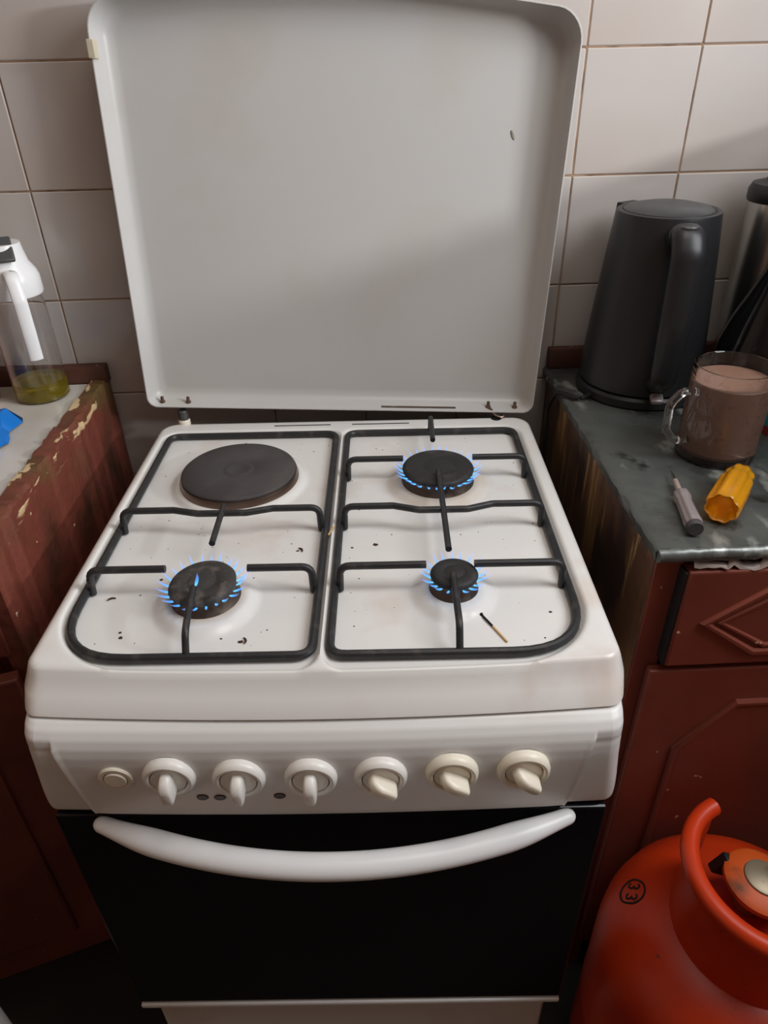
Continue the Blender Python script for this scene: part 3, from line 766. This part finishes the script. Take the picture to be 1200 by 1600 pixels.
# ------------------------------------------------------------------ things on the left counter
j = thing('oil_jar', (-.4575, -.0120, ZL), 'glass oil jar with white pouring cap and a little yellow oil', 'jar')
mesh_obj('glass_body', lathe([(0, .0005), (.037, .0005), (.0400, .004), (.0400, .135), (.0385, .150), (.0350, .160), (.0350, .172), (.0335, .172), (.0335, .159), (.0368, .149), (.0382, .135), (.0382, .006), (.036, .004), (0, .0035)], 56), M_glass, j)
mesh_obj('oil', lathe([(0, .0025), (.0365, .0028), (.0391, .006), (.0391, .030), (0, .030)], 48), M_oil, j)
mesh_obj('cap', lathe([(.0415, .160), (.0425, .163), (.0425, .184), (.0400, .192), (.0330, .204), (.0300, .220), (.0285, .231), (0, .232)], 48), M_handle, j)
mesh_obj('pouring_flap', xf(box(-.016, .016, -.020, .020, 0, .006, .0025), Matrix.Translation((.010, -.019, .2235)) @ Matrix.Rotation(.4, 4, 'Z') @ Matrix.Rotation(.75, 4, 'X')), M_greycap, j)
a = math.radians(-60); hd = Vector((math.cos(a), math.sin(a), 0))
hpt = rounded([hd*.030+Vector((0, 0, .196)), hd*.060+Vector((0, 0, .200)), hd*.070+Vector((0, 0, .165)), hd*.066+Vector((0, 0, .115)), hd*.062+Vector((0, 0, .086))], .02, 6, False)
hpt += [hd*.0616+Vector((0, 0, .083)), hd*.0613+Vector((0, 0, .0805)), hd*.0611+Vector((0, 0, .079))]
mesh_obj('handle', tube(hpt, [.0098]*(len(hpt)-1)+[.0098, .0088, .0065, .003], 14, up=tuple(hd), flat=.42), M_handle, j, sharp=60)

pj = thing('pink_tumbler', (-.5530, -.0250, ZL), 'pale pink plastic tumbler at the left edge beside the oil jar', 'tumbler')
mesh_obj('body', lathe([(0, .0005), (.030, .0005), (.032, .004), (.036, .100), (.0345, .100), (.0305, .006), (0, .005)], 40), M_pink, pj)

def bag():
    rnd = random.Random(9); V, F = [], []; n, mN = 14, 14
    for i in range(n+1):
        for q in range(mN+1):
            x = -.640+.190*i/n; y = -.245+.14*q/mN
            e = min(i, n-i, q, mN-q)
            z = ZL+.001+(.004+rnd.uniform(0, .020) if e > 0 else rnd.uniform(0, .003))+.010*min(e, 4)/4
            V.append((x+rnd.uniform(-.006, .006)-.012*abs(q/mN-.45), y+rnd.uniform(-.006, .006), z))
    for i in range(n):
        for q in range(mN):
            a_ = i*(mN+1)+q; F.append((a_, a_+1, a_+mN+2, a_+mN+1))
    return V, F
bg_ = mesh_obj('plastic_bag', bag(), M_blue, sharp=25)
tag(bg_, 'crumpled bright blue plastic bag on the white countertop', 'bag')

# white pole at the lower left
pl = thing('white_pole', (-.4930, -.6180, 0), 'slim white pole standing at the lower left corner', 'pole')
mesh_obj('tube', lathe([(.0135, .012), (.0135, .62), (.012, .622)], 24), M_handle, pl)
mesh_obj('end_cap', lathe([(.016, 0), (.0165, .004), (.0155, .018), (.0137, .020)], 24), M_dkplastic, pl)

# ------------------------------------------------------------------ gas cylinder
GX, GY = .484, -.651; R = .163
g = thing('gas_cylinder', (GX, GY, 0), 'orange gas cylinder with a collar handle standing beside the cooker', 'gas cylinder')
mesh_obj('shell', lathe([(.115, .012), (.135, .022), (.158, .055), (.163, .085), (.163, .235), (.1636, .238), (.1636, .242), (.163, .245), (.163, .372), (.1600, .404), (.151, .434), (.134, .459), (.110, .476), (.075, .486), (.035, .490), (0, .490)], 72), M_orange, g, sharp=60)
mesh_obj('foot_ring', lathe([(.120, 0), (.124, 0), (.124, .03), (.120, .03), (.120, 0)], 56, False), M_orange, g)
def collar():
    """upright shroud, open at the back, with a rolled rim"""
    a0, a1 = math.radians(112), math.radians(112+286); n = 60; V, F = [], []
    rows = [(.0890, .468), (.0892, .500), (.0895, .560), (.0900, .597), (.0860, .597), (.0855, .560), (.0852, .500), (.0850, .468)]
    m = len(rows)
    for i in range(n+1):
        a = a0+(a1-a0)*i/n
        for r, z in rows: V.append((r*math.cos(a), r*math.sin(a), z))
    for i in range(n):
        for q in range(m):
            b = (q+1) % m; F.append((i*m+q, i*m+b, (i+1)*m+b, (i+1)*m+q))
    F.append(tuple(range(m))); F.append(tuple(n*m+q for q in range(m)))
    rim = tube([(.0895*math.cos(a0+(a1-a0)*i/n), .0895*math.sin(a0+(a1-a0)*i/n), .600) for i in range(n+1)], .0105, 12)
    return join((V, F), rim)
mesh_obj('collar', collar(), M_orange, g, sharp=60)
vr = empty('regulator', (.006, .022, .487)); vr.parent = g
mesh_obj('valve_stem', lathe([(.016, -.002), (.016, .030), (.012, .034), (.012, .048)], 24), M_brass, vr)
mesh_obj('regulator_body', xf(lathe([(.012, .040), (.036, .043), (.042, .047), (.042, .053), (.037, .057), (.025, .060), (.0235, .0605)], 44), Matrix.Rotation(.10, 4, 'Y')), M_orange_dirty, vr)
mesh_obj('regulator_knob', xf(lathe([(.0232, .059), (.0220, .063), (.018, .065), (0, .0655)], 36), Matrix.Rotation(.10, 4, 'Y')), M_brass, vr)
mesh_obj('hose_nozzle', tube([(.030, 0, .050), (.050, .004, .050), (.072, .010, .048)], .007, 12), M_black, vr)
mesh_obj('bracket', xf(box(-.012, .012, -.006, .006, 0, .030, .002), Matrix.Translation((-.030, .030, .028)) @ Matrix.Rotation(.5, 4, 'Y')), M_black, vr)
# stencilled tare mark on the shoulder: 33 in a ring
DOME = [(.163, .372), (.1600, .404), (.151, .434), (.134, .459), (.110, .476), (.075, .486), (.035, .490)]
def dome_z(r):
    for (ra, za), (rb, zb) in zip(DOME, DOME[1:]):
        if rb <= r <= ra: return za+(zb-za)*(ra-r)/(ra-rb)
    return .372
an = math.radians(152.6); C0 = Vector((.1300*math.cos(an), .1300*math.sin(an), dome_z(.1300)))
nrm = Vector((.62*math.cos(an), .62*math.sin(an), .78)).normalized()
e_r = (Vector((1, 0, 0))-nrm*nrm.x).normalized(); e_d = (Vector((0, -1, 0))+nrm*nrm.y); e_d = (e_d-e_r*e_d.dot(e_r)).normalized()
ph_ = math.radians(38); e_r, e_d = math.cos(ph_)*e_r+math.sin(ph_)*e_d, math.cos(ph_)*e_d-math.sin(ph_)*e_r      # the mark is stencilled askew
def on_dome(a, b):       # a along the image's right, b downwards
    p = C0+a*e_r+b*e_d; r = math.hypot(p.x, p.y); p.z = dome_z(r); return p+nrm*.0003
RM = .0165
strokes = [tube([on_dome(RM*math.cos(2*math.pi*i/48), RM*math.sin(2*math.pi*i/48)) for i in range(48)], .0013, 6, True)]
three = [(.5*math.cos(math.radians(t)), .5+.5*math.sin(math.radians(t))) for t in range(150, -91, -20)]+[(.5*math.cos(math.radians(t)), -.5+.5*math.sin(math.radians(t))) for t in range(70, -151, -20)]
for off in (-.0072, .0072):
    strokes.append(tube([on_dome(ty*.0072, tx*.0072+off) for tx, ty in three], .0012, 6))
mk = mesh_obj('tare_mark', join(*strokes), M_ink, g); mk['label'] = 'black ring with the number 33 stencilled on the shoulder'
